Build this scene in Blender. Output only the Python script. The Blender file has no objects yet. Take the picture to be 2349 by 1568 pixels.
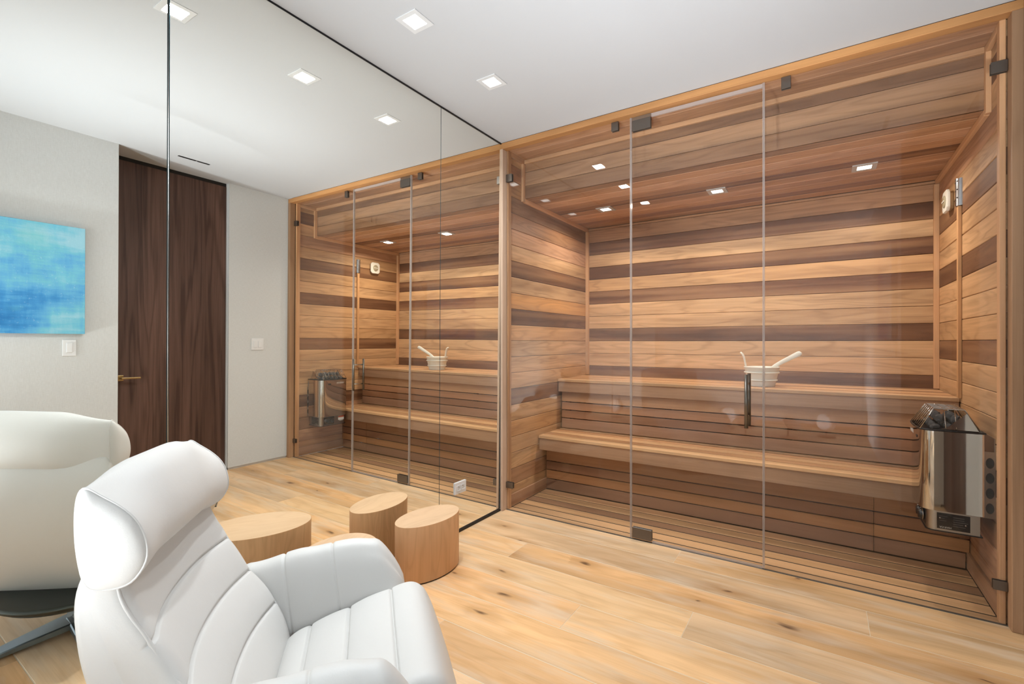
import bpy, bmesh, math, random
from mathutils import Matrix, Vector
R = math.radians
sc = bpy.context.scene
COL = sc.collection
random.seed(7)

# ---------------------------------------------------------------- camera
cam_d = bpy.data.cameras.new('camera')
cam_d.sensor_width = 36.0
cam_d.lens = 36.0 * 1087.52 / 2349.0
cam_d.clip_start = 0.02
cam = bpy.data.objects.new('camera', cam_d)
cam.location = (1.9107, -2.764, 1.1952)
cam.rotation_euler = (R(90), 0, 0.5800)
COL.objects.link(cam)
sc.camera = cam

# ---------------------------------------------------------------- world, exposure
w = bpy.data.worlds.new('world'); sc.world = w; w.use_nodes = True
w.node_tree.nodes['Background'].inputs[0].default_value = (.75, .82, .95, 1)
w.node_tree.nodes['Background'].inputs[1].default_value = 0.4
sc.view_settings.view_transform = 'Standard'
sc.view_settings.look = 'None'
sc.view_settings.gamma = 1.0
sc.view_settings.use_curve_mapping = False
sc.view_settings.exposure = 0.06
sc.cycles.use_adaptive_sampling = True
sc.cycles.adaptive_threshold = 0.1
sc.cycles.max_bounces = 6
sc.cycles.diffuse_bounces = 2
sc.cycles.glossy_bounces = 4
sc.cycles.transparent_max_bounces = 12
sc.cycles.caustics_reflective = True
sc.cycles.sample_clamp_indirect = 4.0
sc.cycles.caustics_refractive = False

# light strengths (the lamps themselves are built with their fixtures below)
DOWN_W = 9.5          # each ceiling downlight
UP_W = 9.8            # each added ceiling fill lamp behind the camera
SAUNA_W = 5.8          # each sauna downlight
WASH_W = 40.0           # added fill lamp aimed at the rear wall
UP_TILT, UP_SPREAD = 55.0, 50.0
DOWN_C = (.89, .95, 1.0)
UP_C = (.86, .935, 1.0)
SAUNA_C = (1.0, .915, .80)

# ---------------------------------------------------------------- helpers
def s2l(c):
    return tuple(((x/255.0)/12.92 if x/255.0 <= .04045 else ((x/255.0+.055)/1.055)**2.4) for x in c)

def tag(o, label=None, cat=None, group=None, kind=None):
    if label: o['label'] = label
    if cat: o['category'] = cat
    if group: o['group'] = group
    if kind: o['kind'] = kind
    return o

def empty(name, loc=(0, 0, 0), rz=0.0):
    o = bpy.data.objects.new(name, None)
    o.empty_display_size = .1
    o.location = loc; o.rotation_euler = (0, 0, rz)
    COL.objects.link(o)
    return o

def par(o, parent):
    """Parent o (built in world coordinates) to an unrotated parent."""
    if parent is None: return o
    o.parent = parent
    o.matrix_parent_inverse = Matrix.Translation(-parent.location)   # parents built this way stand unrotated at their own location
    return o

def link(name, me, mat=None, parent=None, color=None, local=False):
    o = bpy.data.objects.new(name, me)
    COL.objects.link(o)
    if mat is not None and len(me.materials) == 0: me.materials.append(mat)
    if color is not None: o.color = (*color, 1)
    if parent is not None:
        if local: o.parent = parent
        else: par(o, parent)
    return o

def from_bm(name, bm, mat=None, parent=None, smooth=False, color=None, local=False, recalc=True):
    if recalc: bmesh.ops.recalc_face_normals(bm, faces=bm.faces)
    me = bpy.data.meshes.new(name)
    bm.to_mesh(me); bm.free()
    if smooth:
        for p in me.polygons: p.use_smooth = True
    return link(name, me, mat, parent, color, local)

def add_box(bm, x0, x1, y0, y1, z0, z1, bev=0.0, seg=2):
    r = bmesh.ops.create_cube(bm, size=1.0)
    vs = r['verts']
    for v in vs:
        v.co.x = x0 + (v.co.x+.5)*(x1-x0)
        v.co.y = y0 + (v.co.y+.5)*(y1-y0)
        v.co.z = z0 + (v.co.z+.5)*(z1-z0)
    if bev > 0:
        es = list({e for v in vs for e in v.link_edges})
        bmesh.ops.bevel(bm, geom=es, offset=bev, segments=seg, affect='EDGES', profile=.5)

def box(name, x0, x1, y0, y1, z0, z1, mat, parent=None, bev=0.0, color=None, local=False, seg=2, smooth=False):
    bm = bmesh.new(); add_box(bm, x0, x1, y0, y1, z0, z1, bev, seg)
    return from_bm(name, bm, mat, parent, smooth, color, local)

def add_tube(bm, pts, r, n=8, closed=False, caps=True):
    """Tube through points; r a number or a list."""
    pts = [Vector(p) for p in pts]; m = len(pts)
    rings = []; prev = None
    for i, p in enumerate(pts):
        a = pts[(i-1) % m] if (closed or i > 0) else p
        b = pts[(i+1) % m] if (closed or i < m-1) else p
        t = (b-a)
        if t.length < 1e-9: t = Vector((0, 0, 1))
        t.normalize()
        if prev is None:
            u = t.orthogonal().normalized()
        else:
            u = (prev - t*prev.dot(t))
            u = u.normalized() if u.length > 1e-6 else t.orthogonal().normalized()
        prev = u; v = t.cross(u)
        rr = r[i] if isinstance(r, (list, tuple)) else r
        rings.append([bm.verts.new(p + (u*math.cos(2*math.pi*k/n)+v*math.sin(2*math.pi*k/n))*rr) for k in range(n)])
    cnt = m if closed else m-1
    for i in range(cnt):
        A = rings[i]; Bq = rings[(i+1) % m]
        for k in range(n):
            bm.faces.new((A[k], A[(k+1) % n], Bq[(k+1) % n], Bq[k]))
    if caps and not closed:
        bm.faces.new(list(reversed(rings[0]))); bm.faces.new(rings[-1])

def tube(name, pts, r, mat, parent=None, n=8, closed=False, local=False, color=None):
    bm = bmesh.new(); add_tube(bm, pts, r, n, closed)
    return from_bm(name, bm, mat, parent, True, color, local)

def add_prism(bm, poly, d0, d1, axis='z'):
    """Extrude a 2-D polygon between d0 and d1 along an axis."""
    def P(a, b, d):
        return {'z': (a, b, d), 'y': (a, d, b), 'x': (d, a, b)}[axis]
    lo = [bm.verts.new(P(a, b, d0)) for a, b in poly]
    hi = [bm.verts.new(P(a, b, d1)) for a, b in poly]
    n = len(poly)
    bm.faces.new(lo[::-1]); bm.faces.new(hi)
    for i in range(n):
        bm.faces.new((lo[i], lo[(i+1) % n], hi[(i+1) % n], hi[i]))

def add_lathe(bm, prof, n=32, c=(0, 0, 0), closed_prof=False):
    rings = []
    for r, z in prof:
        rings.append([bm.verts.new((c[0]+r*math.cos(2*math.pi*k/n), c[1]+r*math.sin(2*math.pi*k/n), c[2]+z)) for k in range(n)])
    m = len(prof)
    for i in range(m if closed_prof else m-1):
        A = rings[i]; Bq = rings[(i+1) % m]
        for k in range(n):
            bm.faces.new((A[k], A[(k+1) % n], Bq[(k+1) % n], Bq[k]))
    if not closed_prof:
        if prof[0][0] > 1e-6: bm.faces.new(rings[0][::-1])
        if prof[-1][0] > 1e-6: bm.faces.new(rings[-1])

def catmull(pts, n, closed=True):
    """Resample a control polygon with a Catmull-Rom curve, n points."""
    pts = [Vector(p) for p in pts]; m = len(pts); out = []
    spans = m if closed else m-1
    for i in range(n):
        t = i/n*spans if closed else i/(n-1)*spans
        k = min(int(t), spans-1); f = t-k
        if closed: p0, p1, p2, p3 = pts[(k-1) % m], pts[k % m], pts[(k+1) % m], pts[(k+2) % m]
        else: p0, p1, p2, p3 = pts[max(k-1, 0)], pts[k], pts[min(k+1, m-1)], pts[min(k+2, m-1)]
        out.append(.5*((2*p1)+(-p0+p2)*f+(2*p0-5*p1+4*p2-p3)*f*f+(-p0+3*p1-3*p2+p3)*f**3))
    return out

def loft(bm, rings, cap=True):
    vr = [[bm.verts.new(p) for p in ring] for ring in rings]
    n = len(vr[0])
    for i in range(len(vr)-1):
        for k in range(n):
            bm.faces.new((vr[i][k], vr[i][(k+1) % n], vr[i+1][(k+1) % n], vr[i+1][k]))
    if cap:
        bm.faces.new(vr[0][::-1]); bm.faces.new(vr[-1])
    return vr

# ---------------------------------------------------------------- materials
def new_mat(name):
    m = bpy.data.materials.new(name); m.use_nodes = True
    nt = m.node_tree
    return m, nt, nt.nodes, nt.links, nt.nodes['Principled BSDF']

def simple(name, srgb, rough=.5, metal=0.0, spec=.5, bump=0.0, bscale=400):
    m, nt, N, L, P = new_mat(name)
    P.inputs['Base Color'].default_value = (*s2l(srgb), 1)
    P.inputs['Roughness'].default_value = rough
    P.inputs['Metallic'].default_value = metal
    P.inputs['Specular IOR Level'].default_value = spec
    if bump > 0:
        tc = N.new('ShaderNodeTexCoord'); no = N.new('ShaderNodeTexNoise'); b = N.new('ShaderNodeBump')
        no.inputs['Scale'].default_value = bscale; no.inputs['Detail'].default_value = 3
        b.inputs['Strength'].default_value = bump; b.inputs['Distance'].default_value = .002
        L.new(tc.outputs['Object'], no.inputs['Vector']); L.new(no.outputs['Fac'], b.inputs['Height'])
        L.new(b.outputs['Normal'], P.inputs['Normal'])
    return m

def math_node(N, L, op, a, b=None, clamp=False):
    n = N.new('ShaderNodeMath'); n.operation = op; n.use_clamp = clamp
    for i, v in enumerate((a, b)):
        if v is None: continue
        if isinstance(v, (int, float)): n.inputs[i].default_value = v
        else: L.new(v, n.inputs[i])
    return n.outputs[0]

def ramp(N, L, fac, p0, p1, c0=(0, 0, 0, 1), c1=(1, 1, 1, 1)):
    r = N.new('ShaderNodeValToRGB')
    r.color_ramp.elements[0].position = p0; r.color_ramp.elements[1].position = p1
    r.color_ramp.elements[0].color = c0; r.color_ramp.elements[1].color = c1
    L.new(fac, r.inputs[0]); return r.outputs[0]

def mixc(N, L, fac, a, b, mode='MIX'):
    n = N.new('ShaderNodeMix'); n.data_type = 'RGBA'; n.blend_type = mode
    if isinstance(fac, (int, float)): n.inputs[0].default_value = fac
    else: L.new(fac, n.inputs[0])
    for i, v in ((6, a), (7, b)):
        if isinstance(v, tuple): n.inputs[i].default_value = (*v[:3], 1)
        else: L.new(v, n.inputs[i])
    return n.outputs[2]

def wood(name, base=None, rough=.55, fine=(3, 110, 110), fig=(1.1, 9, 9), streak=(.7, 26, 26),
         dark=.64, fig_amt=.45, streak_amt=.5, fine_amt=.3, knots=0.0, knot_scale=(1.9, 5.5, 5.5), lime=0.0, spec=.35,
         rings=7.0, warm=(1.0, .93, .86), drift_amt=.7, blend=0.0):
    """Wood whose base tone is the object's own colour (or a fixed one); local X is the grain direction."""
    m, nt, N, L, P = new_mat(name)
    tc = N.new('ShaderNodeTexCoord'); oi = N.new('ShaderNodeObjectInfo')
    rnd = N.new('ShaderNodeVectorMath'); rnd.operation = 'SCALE'
    cmb = N.new('ShaderNodeCombineXYZ')
    L.new(math_node(N, L, 'MULTIPLY', oi.outputs['Random'], 37.0), cmb.inputs[0])
    L.new(math_node(N, L, 'MULTIPLY', oi.outputs['Random'], 91.0), cmb.inputs[1])
    L.new(math_node(N, L, 'MULTIPLY', oi.outputs['Random'], 53.0), cmb.inputs[2])
    def coord(sv):
        s = N.new('ShaderNodeVectorMath'); s.operation = 'MULTIPLY'; s.inputs[1].default_value = sv
        L.new(tc.outputs['Object'], s.inputs[0])
        a = N.new('ShaderNodeVectorMath'); a.operation = 'ADD'
        L.new(s.outputs[0], a.inputs[0]); L.new(cmb.outputs[0], a.inputs[1])
        return a.outputs[0]
    def noise(sv, detail=4, rough_=.55, dist=0.0):
        n = N.new('ShaderNodeTexNoise'); n.inputs['Scale'].default_value = 1.0
        n.inputs['Detail'].default_value = detail; n.inputs['Roughness'].default_value = rough_
        n.inputs['Distortion'].default_value = dist
        L.new(coord(sv), n.inputs['Vector']); return n.outputs['Fac']
    f1 = noise(fine, 3, .6)
    low = noise(fig, 2, .5, .4)
    # growth-ring figure: contour lines of a stretched noise field
    ring = math_node(N, L, 'SINE', math_node(N, L, 'MULTIPLY', low, 6.2832*rings))
    ring = math_node(N, L, 'MULTIPLY_ADD', ring, .5); ring.node.inputs[2].default_value = .5
    ring = math_node(N, L, 'POWER', ring, 2.5)
    st = noise(streak, 3, .6)
    fac = math_node(N, L, 'MULTIPLY', ring, fig_amt)
    fac = math_node(N, L, 'ADD', fac, math_node(N, L, 'MULTIPLY', ramp(N, L, st, .42, .72), streak_amt))
    fac = math_node(N, L, 'ADD', fac, math_node(N, L, 'MULTIPLY', ramp(N, L, f1, .35, .75), fine_amt), True)
    if base is None: c0 = oi.outputs['Color']
    else:
        rgb = N.new('ShaderNodeRGB'); rgb.outputs[0].default_value = (*s2l(base), 1); c0 = rgb.outputs[0]
    cd = mixc(N, L, 1.0, c0, (dark*warm[0], dark*warm[1], dark*warm[2]), 'MULTIPLY')
    col = mixc(N, L, fac, c0, cd)
    drift = noise((.55, 5, 5), 1, .5, .0)
    col = mixc(N, L, math_node(N, L, 'MULTIPLY', ramp(N, L, drift, .40, .68), drift_amt), col, mixc(N, L, 1.0, col, (1.40, 1.36, 1.30), 'MULTIPLY'))
    col = mixc(N, L, math_node(N, L, 'MULTIPLY', ramp(N, L, drift, .30, .50, (1, 1, 1, 1), (0, 0, 0, 1)), drift_amt), col, mixc(N, L, 1.0, col, (.76, .72, .68), 'MULTIPLY'))
    if blend > 0:                                   # paler sapwood streaks running along the board
        bl = ramp(N, L, noise((.45, 11, 11), 2, .55, .2), .47, .70)
        col = mixc(N, L, math_node(N, L, 'MULTIPLY', bl, blend), col, s2l((200, 152, 108)))
    if lime > 0:
        lm = ramp(N, L, noise((2.2, 14, 14), 3, .65), .48, .78)
        col = mixc(N, L, math_node(N, L, 'MULTIPLY', lm, lime), col, (.82, .70, .55))
    if knots > 0:
        v = N.new('ShaderNodeTexVoronoi'); v.voronoi_dimensions = '2D'; v.inputs['Scale'].default_value = 1.0; v.inputs['Randomness'].default_value = 1.0
        wob = N.new('ShaderNodeVectorMath'); wob.operation = 'MULTIPLY_ADD'
        nn = N.new('ShaderNodeTexNoise'); nn.inputs['Scale'].default_value = 3.0
        cc = coord(knot_scale); L.new(cc, nn.inputs['Vector'])
        L.new(nn.outputs['Color'], wob.inputs[0]); wob.inputs[1].default_value = (.35, .35, .35); L.new(cc, wob.inputs[2])
        L.new(wob.outputs[0], v.inputs['Vector'])
        # only some cells carry a knot
        sel = ramp(N, L, math_node(N, L, 'FRACT', math_node(N, L, 'MULTIPLY', v.outputs['Color'], 3.7)), .62, .64)
        vd = math_node(N, L, 'MULTIPLY', v.outputs['Distance'], math_node(N, L, 'ADD', .55, math_node(N, L, 'MULTIPLY', math_node(N, L, 'FRACT', math_node(N, L, 'MULTIPLY', v.outputs['Color'], 11.3)), 1.9)))
        k1 = ramp(N, L, v.outputs['Distance'], .03, .36, (1, 1, 1, 1), (0, 0, 0, 1))
        k2 = ramp(N, L, vd, .02, .10, (1, 1, 1, 1), (0, 0, 0, 1))
        col = mixc(N, L, math_node(N, L, 'MULTIPLY', math_node(N, L, 'MULTIPLY', k1, sel), .55*knots), col, s2l((176, 122, 66)))
        col = mixc(N, L, math_node(N, L, 'MULTIPLY', math_node(N, L, 'MULTIPLY', k2, sel), .85*knots), col, s2l((88, 60, 42)))
    L.new(col, P.inputs['Base Color'])
    P.inputs['Roughness'].default_value = rough
    P.inputs['Specular IOR Level'].default_value = spec
    return m

CEDAR = wood('cedar', blend=.42)
CEDAR_SLAT = wood('cedar_slat', fig=(.9, 6, 6), rings=3.0, fig_amt=.3, streak_amt=.3)
OAK = wood('oak_floor', rough=.42, fine=(2.5, 150, 150), fig=(1.3, 6.5, 6.5), rings=6, fig_amt=.28, streak=(1.1, 16, 16),
           streak_amt=.45, fine_amt=.3, dark=.74, knots=1.0, lime=.6, spec=.4, warm=(1, .9, .76))
TABLE_WOOD = wood('table_oak', base=(226, 178, 132), rough=.45, fine=(3, 160, 160), fig=(1.7, 9, 9), rings=9, fig_amt=.32, drift_amt=.2,
                  streak_amt=.3, dark=.78, spec=.4)
TABLE_TOP = wood('table_top_oak', base=(233, 197, 158), rough=.42, fine=(3, 160, 160), fig=(2.0, 7, 7), rings=7, fig_amt=.22, drift_amt=.15,
                 streak_amt=.22, dark=.85, spec=.45)
WALNUT = wood('walnut', base=(104, 77, 66), rough=.5, fine=(3, 90, 90), fig=(.35, 6, 6), rings=8, fig_amt=.5, streak=(.5, 14, 14),
              streak_amt=.75, fine_amt=.45, dark=.42, spec=.35, warm=(1, .9, .85))
PALE_WOOD = wood('pale_wood', base=(226, 205, 176), rough=.5, drift_amt=.1, fig=(3, 16, 16), rings=4, fig_amt=.12, streak_amt=.15, fine_amt=.15, dark=.85)

CEIL = simple('ceiling_paint', (204, 205, 207), .9)
WALLP = None
def wall_fabric():
    m, nt, N, L, P = new_mat('wall_fabric')
    tc = N.new('ShaderNodeTexCoord')
    def n_(sv):
        s = N.new('ShaderNodeVectorMath'); s.operation = 'MULTIPLY'; s.inputs[1].default_value = sv
        L.new(tc.outputs['Object'], s.inputs[0])
        n = N.new('ShaderNodeTexNoise'); n.inputs['Scale'].default_value = 1; n.inputs['Detail'].default_value = 3
        L.new(s.outputs[0], n.inputs['Vector']); return n.outputs['Fac']
    a = n_((40, 40, 700)); b = n_((700, 700, 40))
    f = math_node(N, L, 'MULTIPLY', math_node(N, L, 'ADD', a, b), .5)
    col = mixc(N, L, ramp(N, L, f, .35, .65), s2l((212, 212, 209)), s2l((226, 227, 226)))
    L.new(col, P.inputs['Base Color']); P.inputs['Roughness'].default_value = .85
    return m
WALL = wall_fabric()
WHITE_PLASTIC = simple('white_plastic', (240, 240, 240), .35)
WHITE_PAINT = simple('white_paint', (225, 225, 224), .8)
CREAM = simple('cream_plastic', (243, 237, 224), .4)
DARK_GAP = simple('dark_gap', (30, 26, 22), .8)
BACKING = simple('backing_wood', (58, 40, 29), .8)
BLACK = simple('black_metal', (28, 28, 30), .4, .3)
BRONZE = simple('brushed_bronze', (112, 103, 95), .38, .85)
STEEL = simple('brushed_steel', (168, 164, 158), .28, 1.0)
HANDLE_STEEL = simple('handle_steel', (120, 114, 106), .3, .9)
CHROME = simple('polished_steel', (196, 192, 186), .04, 1.0)
GALV = simple('galvanized_steel', (190, 192, 194), .25, 1.0)
BRASS = simple('brass', (196, 168, 120), .25, 1.0)
STONE = simple('heater_stone', (98, 96, 94), .9, bump=.8, bscale=60)
CHAIR_METAL = simple('chair_base_metal', (134, 148, 158), .3, .85)
CHAIR_SHELL = simple('chair_shell_metal', (66, 70, 66), .35, .7)
ORANGE = simple('label_orange', (226, 96, 40), .5)
PLATE_BLACK = simple('plate_black', (26, 25, 27), .3)
PRINT = simple('pale_print', (190, 186, 178), .5)
LOGO = simple('etched_logo', (226, 214, 204), .5)
ALU = simple('fixture_trim', (206, 202, 198), .35, .3)
FILLER = simple('floor_filler', (236, 216, 188), .6)

def leather():
    m, nt, N, L, P = new_mat('white_leather')
    P.inputs['Base Color'].default_value = (*s2l((229, 226, 221)), 1)
    P.inputs['Roughness'].default_value = .48
    P.inputs['Specular IOR Level'].default_value = .4
    tc = N.new('ShaderNodeTexCoord')
    v = N.new('ShaderNodeTexVoronoi'); v.inputs['Scale'].default_value = 420
    n = N.new('ShaderNodeTexNoise'); n.inputs['Scale'].default_value = 14; n.inputs['Detail'].default_value = 4
    L.new(tc.outputs['Object'], v.inputs['Vector']); L.new(tc.outputs['Object'], n.inputs['Vector'])
    b1 = N.new('ShaderNodeBump'); b1.inputs['Strength'].default_value = .12; b1.inputs['Distance'].default_value = .0006
    b2 = N.new('ShaderNodeBump'); b2.inputs['Strength'].default_value = .16; b2.inputs['Distance'].default_value = .01
    L.new(n.outputs['Fac'], b2.inputs['Height']); L.new(v.outputs['Distance'], b1.inputs['Height'])
    L.new(b2.outputs['Normal'], b1.inputs['Normal']); L.new(b1.outputs['Normal'], P.inputs['Normal'])
    return m
LEATHER = leather()

def mirror_mat():
    m, nt, N, L, P = new_mat('mirror_silver')
    P.inputs['Base Color'].default_value = (.985, .985, .93, 1)
    P.inputs['Metallic'].default_value = 1; P.inputs['Roughness'].default_value = 0.0
    return m
MIRROR = mirror_mat()
MIRROR_EDGE = simple('mirror_edge', (70, 116, 126), .15, .4)

def glass_mat(name, tint=(.985, .985, .98), add=0.0, grey=(200, 190, 185), ior=1.45):
    m, nt, N, L, P = new_mat(name)
    N.remove(P); out = N['Material Output']
    fr = N.new('ShaderNodeFresnel'); geo = N.new('ShaderNodeNewGeometry')
    # a thin pane reflects alike from both of its faces
    iv = math_node(N, L, 'MULTIPLY_ADD', geo.outputs['Backfacing'], 1/ior-ior); iv.node.inputs[2].default_value = ior
    L.new(iv, fr.inputs['IOR'])
    tr = N.new('ShaderNodeBsdfTransparent'); tr.inputs[0].default_value = (*tint, 1)
    gl = N.new('ShaderNodeBsdfGlossy'); gl.inputs['Roughness'].default_value = 0.0 if add == 0 else .12
    gl.inputs['Color'].default_value = (.95, .95, .95, 1)
    mx = N.new('ShaderNodeMixShader')
    L.new(fr.outputs[0], mx.inputs[0]); L.new(tr.outputs[0], mx.inputs[1]); L.new(gl.outputs[0], mx.inputs[2])
    last = mx.outputs[0]
    if add > 0:
        df = N.new('ShaderNodeBsdfDiffuse'); df.inputs[0].default_value = (*s2l(grey), 1)
        m2 = N.new('ShaderNodeMixShader'); m2.inputs[0].default_value = add
        L.new(last, m2.inputs[1]); L.new(df.outputs[0], m2.inputs[2]); last = m2.outputs[0]
    L.new(last, out.inputs[0])
    return m
GLASS = glass_mat('clear_glass', ior=1.34)
SEAL = glass_mat('clear_seal', (.95, .94, .94), .36, (214, 204, 198), 1.35)

def emit(name, rgb, strength):
    m, nt, N, L, P = new_mat(name)
    P.inputs['Base Color'].default_value = (.9, .9, .9, 1)
    P.inputs['Emission Color'].default_value = (*rgb, 1)
    P.inputs['Emission Strength'].default_value = strength
    m.cycles.emission_sampling = 'NONE'      # the lamp beside each panel does the lighting
    return m
LED = emit('led_panel', (1, .985, .96), 9.0)
LED_WARM = emit('led_panel_warm', (1, .95, .88), 7.0)

# ---------------------------------------------------------------- main dimensions
H = 2.6          # room ceiling
XL, XR = .01, 2.56      # sauna inner side walls (board faces)
YB = 1.45               # sauna back wall face
ZC = 2.28               # sauna low ceiling
ZCF = 2.566             # sauna high strip behind the glass
YS = .295               # soffit face
YG = .0515              # glass plane (front face)
YBACK = -5.3
XW = 2.6                # right wall beside sauna
XP = 2.375              # wall with painting
XD = 2.64               # door plane

# ---------------------------------------------------------------- room shell
floor = box('floor', -.3, 3.4, YBACK-.1, .06, -.06, -.0008, FILLER); tag(floor, kind='structure')
_cache = {}
def board_mesh(Lg, wd, th, ch=.003, mat=None):
    key = (round(Lg, 4), round(wd, 4), round(th, 4), ch, mat.name if mat else '')
    if key in _cache: return _cache[key]
    bm = bmesh.new()
    poly = [(0, 0), (wd, 0), (wd, th-ch), (wd-ch, th), (ch, th), (0, th-ch)]
    lo = [bm.verts.new((0, a, b)) for a, b in poly]; hi = [bm.verts.new((Lg, a, b)) for a, b in poly]
    bm.faces.new(lo[::-1]); bm.faces.new(hi)
    for i in range(6): bm.faces.new((lo[i], lo[(i+1) % 6], hi[(i+1) % 6], hi[i]))
    bmesh.ops.recalc_face_normals(bm, faces=bm.faces)
    me = bpy.data.meshes.new('board'); bm.to_mesh(me); bm.free()
    if mat: me.materials.append(mat)
    _cache[key] = me
    return me

ORI = {  # columns: length, width, normal
    'back':  ((1, 0, 0), (0, 0, 1), (0, -1, 0)),
    'left':  ((0, 1, 0), (0, 0, 1), (1, 0, 0)),
    'right': ((0, -1, 0), (0, 0, 1), (-1, 0, 0)),
    'ceil':  ((1, 0, 0), (0, -1, 0), (0, 0, -1)),
    'floor': ((1, 0, 0), (0, 1, 0), (0, 0, 1)),
}
def board(name, parent, ori, loc, Lg, wd, th, color, mat=CEDAR, ch=.003):
    o = bpy.data.objects.new(name, board_mesh(Lg, wd, th, ch, mat))
    COL.objects.link(o)
    c = ORI[ori]
    M = Matrix(((c[0][0], c[1][0], c[2][0]), (c[0][1], c[1][1], c[2][1]), (c[0][2], c[1][2], c[2][2])))
    o.location = loc; o.rotation_euler = M.to_euler()
    o.color = (*color, 1)
    par(o, parent)
    return o

def vary(c, a=.05):
    k = 1+random.uniform(-a, a); h = random.uniform(-a, a)*.5
    c = s2l(c)
    return (min(c[0]*k*(1+h), 1), min(c[1]*k, 1), min(c[2]*k*(1-h), 1))

# oak planks, rows parallel to the sauna front
OAKS = [(233, 193, 146), (237, 199, 156), (229, 185, 136), (240, 205, 165), (232, 189, 140), (224, 178, 128)]
row_w = .2155; y_top = .0785
joints = {0: [1.232], 1: [2.073], 2: [.443], 3: [1.431], 4: [.992], 5: [1.92], 6: [.55, 2.2], 7: [1.55], 8: [.9], 9: [1.7]}
for k in range(25):
    y1 = y_top - row_w*k; y0 = y1 - row_w
    if k == 0: y1 = .045
    if y0 < YBACK: y0 = YBACK
    js = joints.get(k, [random.uniform(.5, 2.1)])
    xs = [-.02 if k == 0 else 0.0]+js+[2.7]
    for a, b in zip(xs[:-1], xs[1:]):
        board('plank', floor, 'floor', (a+.0013, y0+.0013, -.012), b-a-.0026, y1-y0-.0026, .012, vary(random.choice(OAKS), .05), OAK, .0012)

ceiling = box('ceiling', -.3, 3.4, YBACK-.1, 0.0, H, H+.08, CEIL); tag(ceiling, kind='structure')
wl = box('wall_left', -.3, -.03, YBACK-.1, .06, 0, H, WHITE_PAINT); tag(wl, kind='structure')
wr = box('wall_right', XW, XW+.25, -.566, 1.6, .018, H, WALL); tag(wr, kind='structure')
wp = box('wall_right_front', XP, XP+.9, YBACK-.1, -1.443, .018, H, WALL); tag(wp, kind='structure')
bb1 = box('baseboard_right', XW+.006, XW+.2, -.56, -.002, 0, .018, ALU); tag(bb1, kind='structure')
bb2 = box('baseboard_right_front', XP+.006, XP+.2, YBACK, -1.449, 0, .018, ALU); tag(bb2, kind='structure')
wb = box('wall_back', -.3, XP+.1, YBACK-.2, YBACK, 0, H, WHITE_PAINT); tag(wb, kind='structure')
wdr = box('wall_door', XD+.05, XD+.3, -1.5, -.5, 0, H, WALL); tag(wdr, kind='structure')

# walnut door, full height, in the recess of the right wall
def add_board_x(name, y0, y1, z0, z1, x, th, mat, parent):
    """A panel facing -x whose grain runs upright (local X is up)."""
    me = board_mesh(z1-z0, y1-y0, th, .0015, mat)
    o = bpy.data.objects.new(name, me); COL.objects.link(o)
    M = Matrix(((0, 0, -1), (0, 1, 0), (1, 0, 0)))   # X->z, Y->y, Z->-x
    o.location = (x+th, y0, z0); o.rotation_euler = M.to_euler()
    par(o, parent); return o
door = empty('door_1', (XD, -1.0, 0)); tag(door, 'dark walnut full-height door in the recessed wall', None, kind='structure')
add_board_x('door_leaf', -1.46, -.571, .006, H-.03, XD, .045, WALNUT, door)
box('head_gap', XD+.004, XD+.05, -1.46, -.571, H-.03, H, DARK_GAP, door)
hd = box('lever_rose', XD-.012, XD, -1.372, -1.328, .862, .906, BRASS, door, .002)
bm = bmesh.new()
add_box(bm, XD-.062, XD-.012, -1.357, -1.343, .877, .891, .002)
add_box(bm, XD-.068, XD-.056, -1.357, -1.235, .878, .890, .002)
from_bm('lever_handle', bm, BRASS, door)
box('door_jamb', XD-.02, XD+.05, -.571, -.566, 0, H, WHITE_PAINT, door)

# ---------------------------------------------------------------- mirror wall (three tall panels)
NM = Vector((1, .0019, -.006)).normalized()
def mx(y, z): return -(.0019*y - .006*(z-1.3))
def mirror_panel(name, y0, y1, label):
    z0, z1 = .012, H-.006
    bm = bmesh.new()
    f = [bm.verts.new((mx(y, z), y, z)) for y, z in ((y0, z0), (y1, z0), (y1, z1), (y0, z1))]
    b = [bm.verts.new((mx(y, z)-.006, y, z)) for y, z in ((y0, z0), (y1, z0), (y1, z1), (y0, z1))]
    faces = [bm.faces.new(f), bm.faces.new(b[::-1])]
    for i in range(4): faces.append(bm.faces.new((f[i], b[i], b[(i+1) % 4], f[(i+1) % 4])))
    bmesh.ops.recalc_face_normals(bm, faces=bm.faces)
    for i, q in enumerate(faces): q.material_index = 0 if i == 0 else 1
    me = bpy.data.meshes.new(name); bm.to_mesh(me); bm.free()
    me.materials.append(MIRROR); me.materials.append(MIRROR_EDGE)
    return tag(link(name, me), label, 'mirror', 'mirror panels of the left wall')
mirror_panel('mirror_panel', -.631, -.002, 'narrow floor-to-ceiling mirror panel next to the sauna, with the power outlet')
mirror_panel('mirror_panel', -2.036, -.635, 'wide floor-to-ceiling mirror panel in the middle, behind the side tables')
mirror_panel('mirror_panel', -3.6, -2.044, 'floor-to-ceiling mirror panel behind the armchair at the left edge')
t1 = box('trim_1', -.022, mx(0, H)+.004, -3.6, -.001, H-.009, H-.0005, BLACK); tag(t1, kind='structure')
t2 = box('trim_2', -.022, .003, -3.6, -.001, 0, .013, BLACK); tag(t2, kind='structure')
t3 = box('trim_3', -.02, mx(-2, 1.3)-.0065, -2.06, -2.02, .013, H-.009, MIRROR_EDGE); tag(t3, kind='structure')
# narrow polished bevel strip at the joint of the two mirror panels
o = tube('trim_4', [(.0015, -2.04, .013), (.0095-.002, -2.04, H-.009)], .0022, STEEL, n=6); tag(o, kind='structure')

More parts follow.
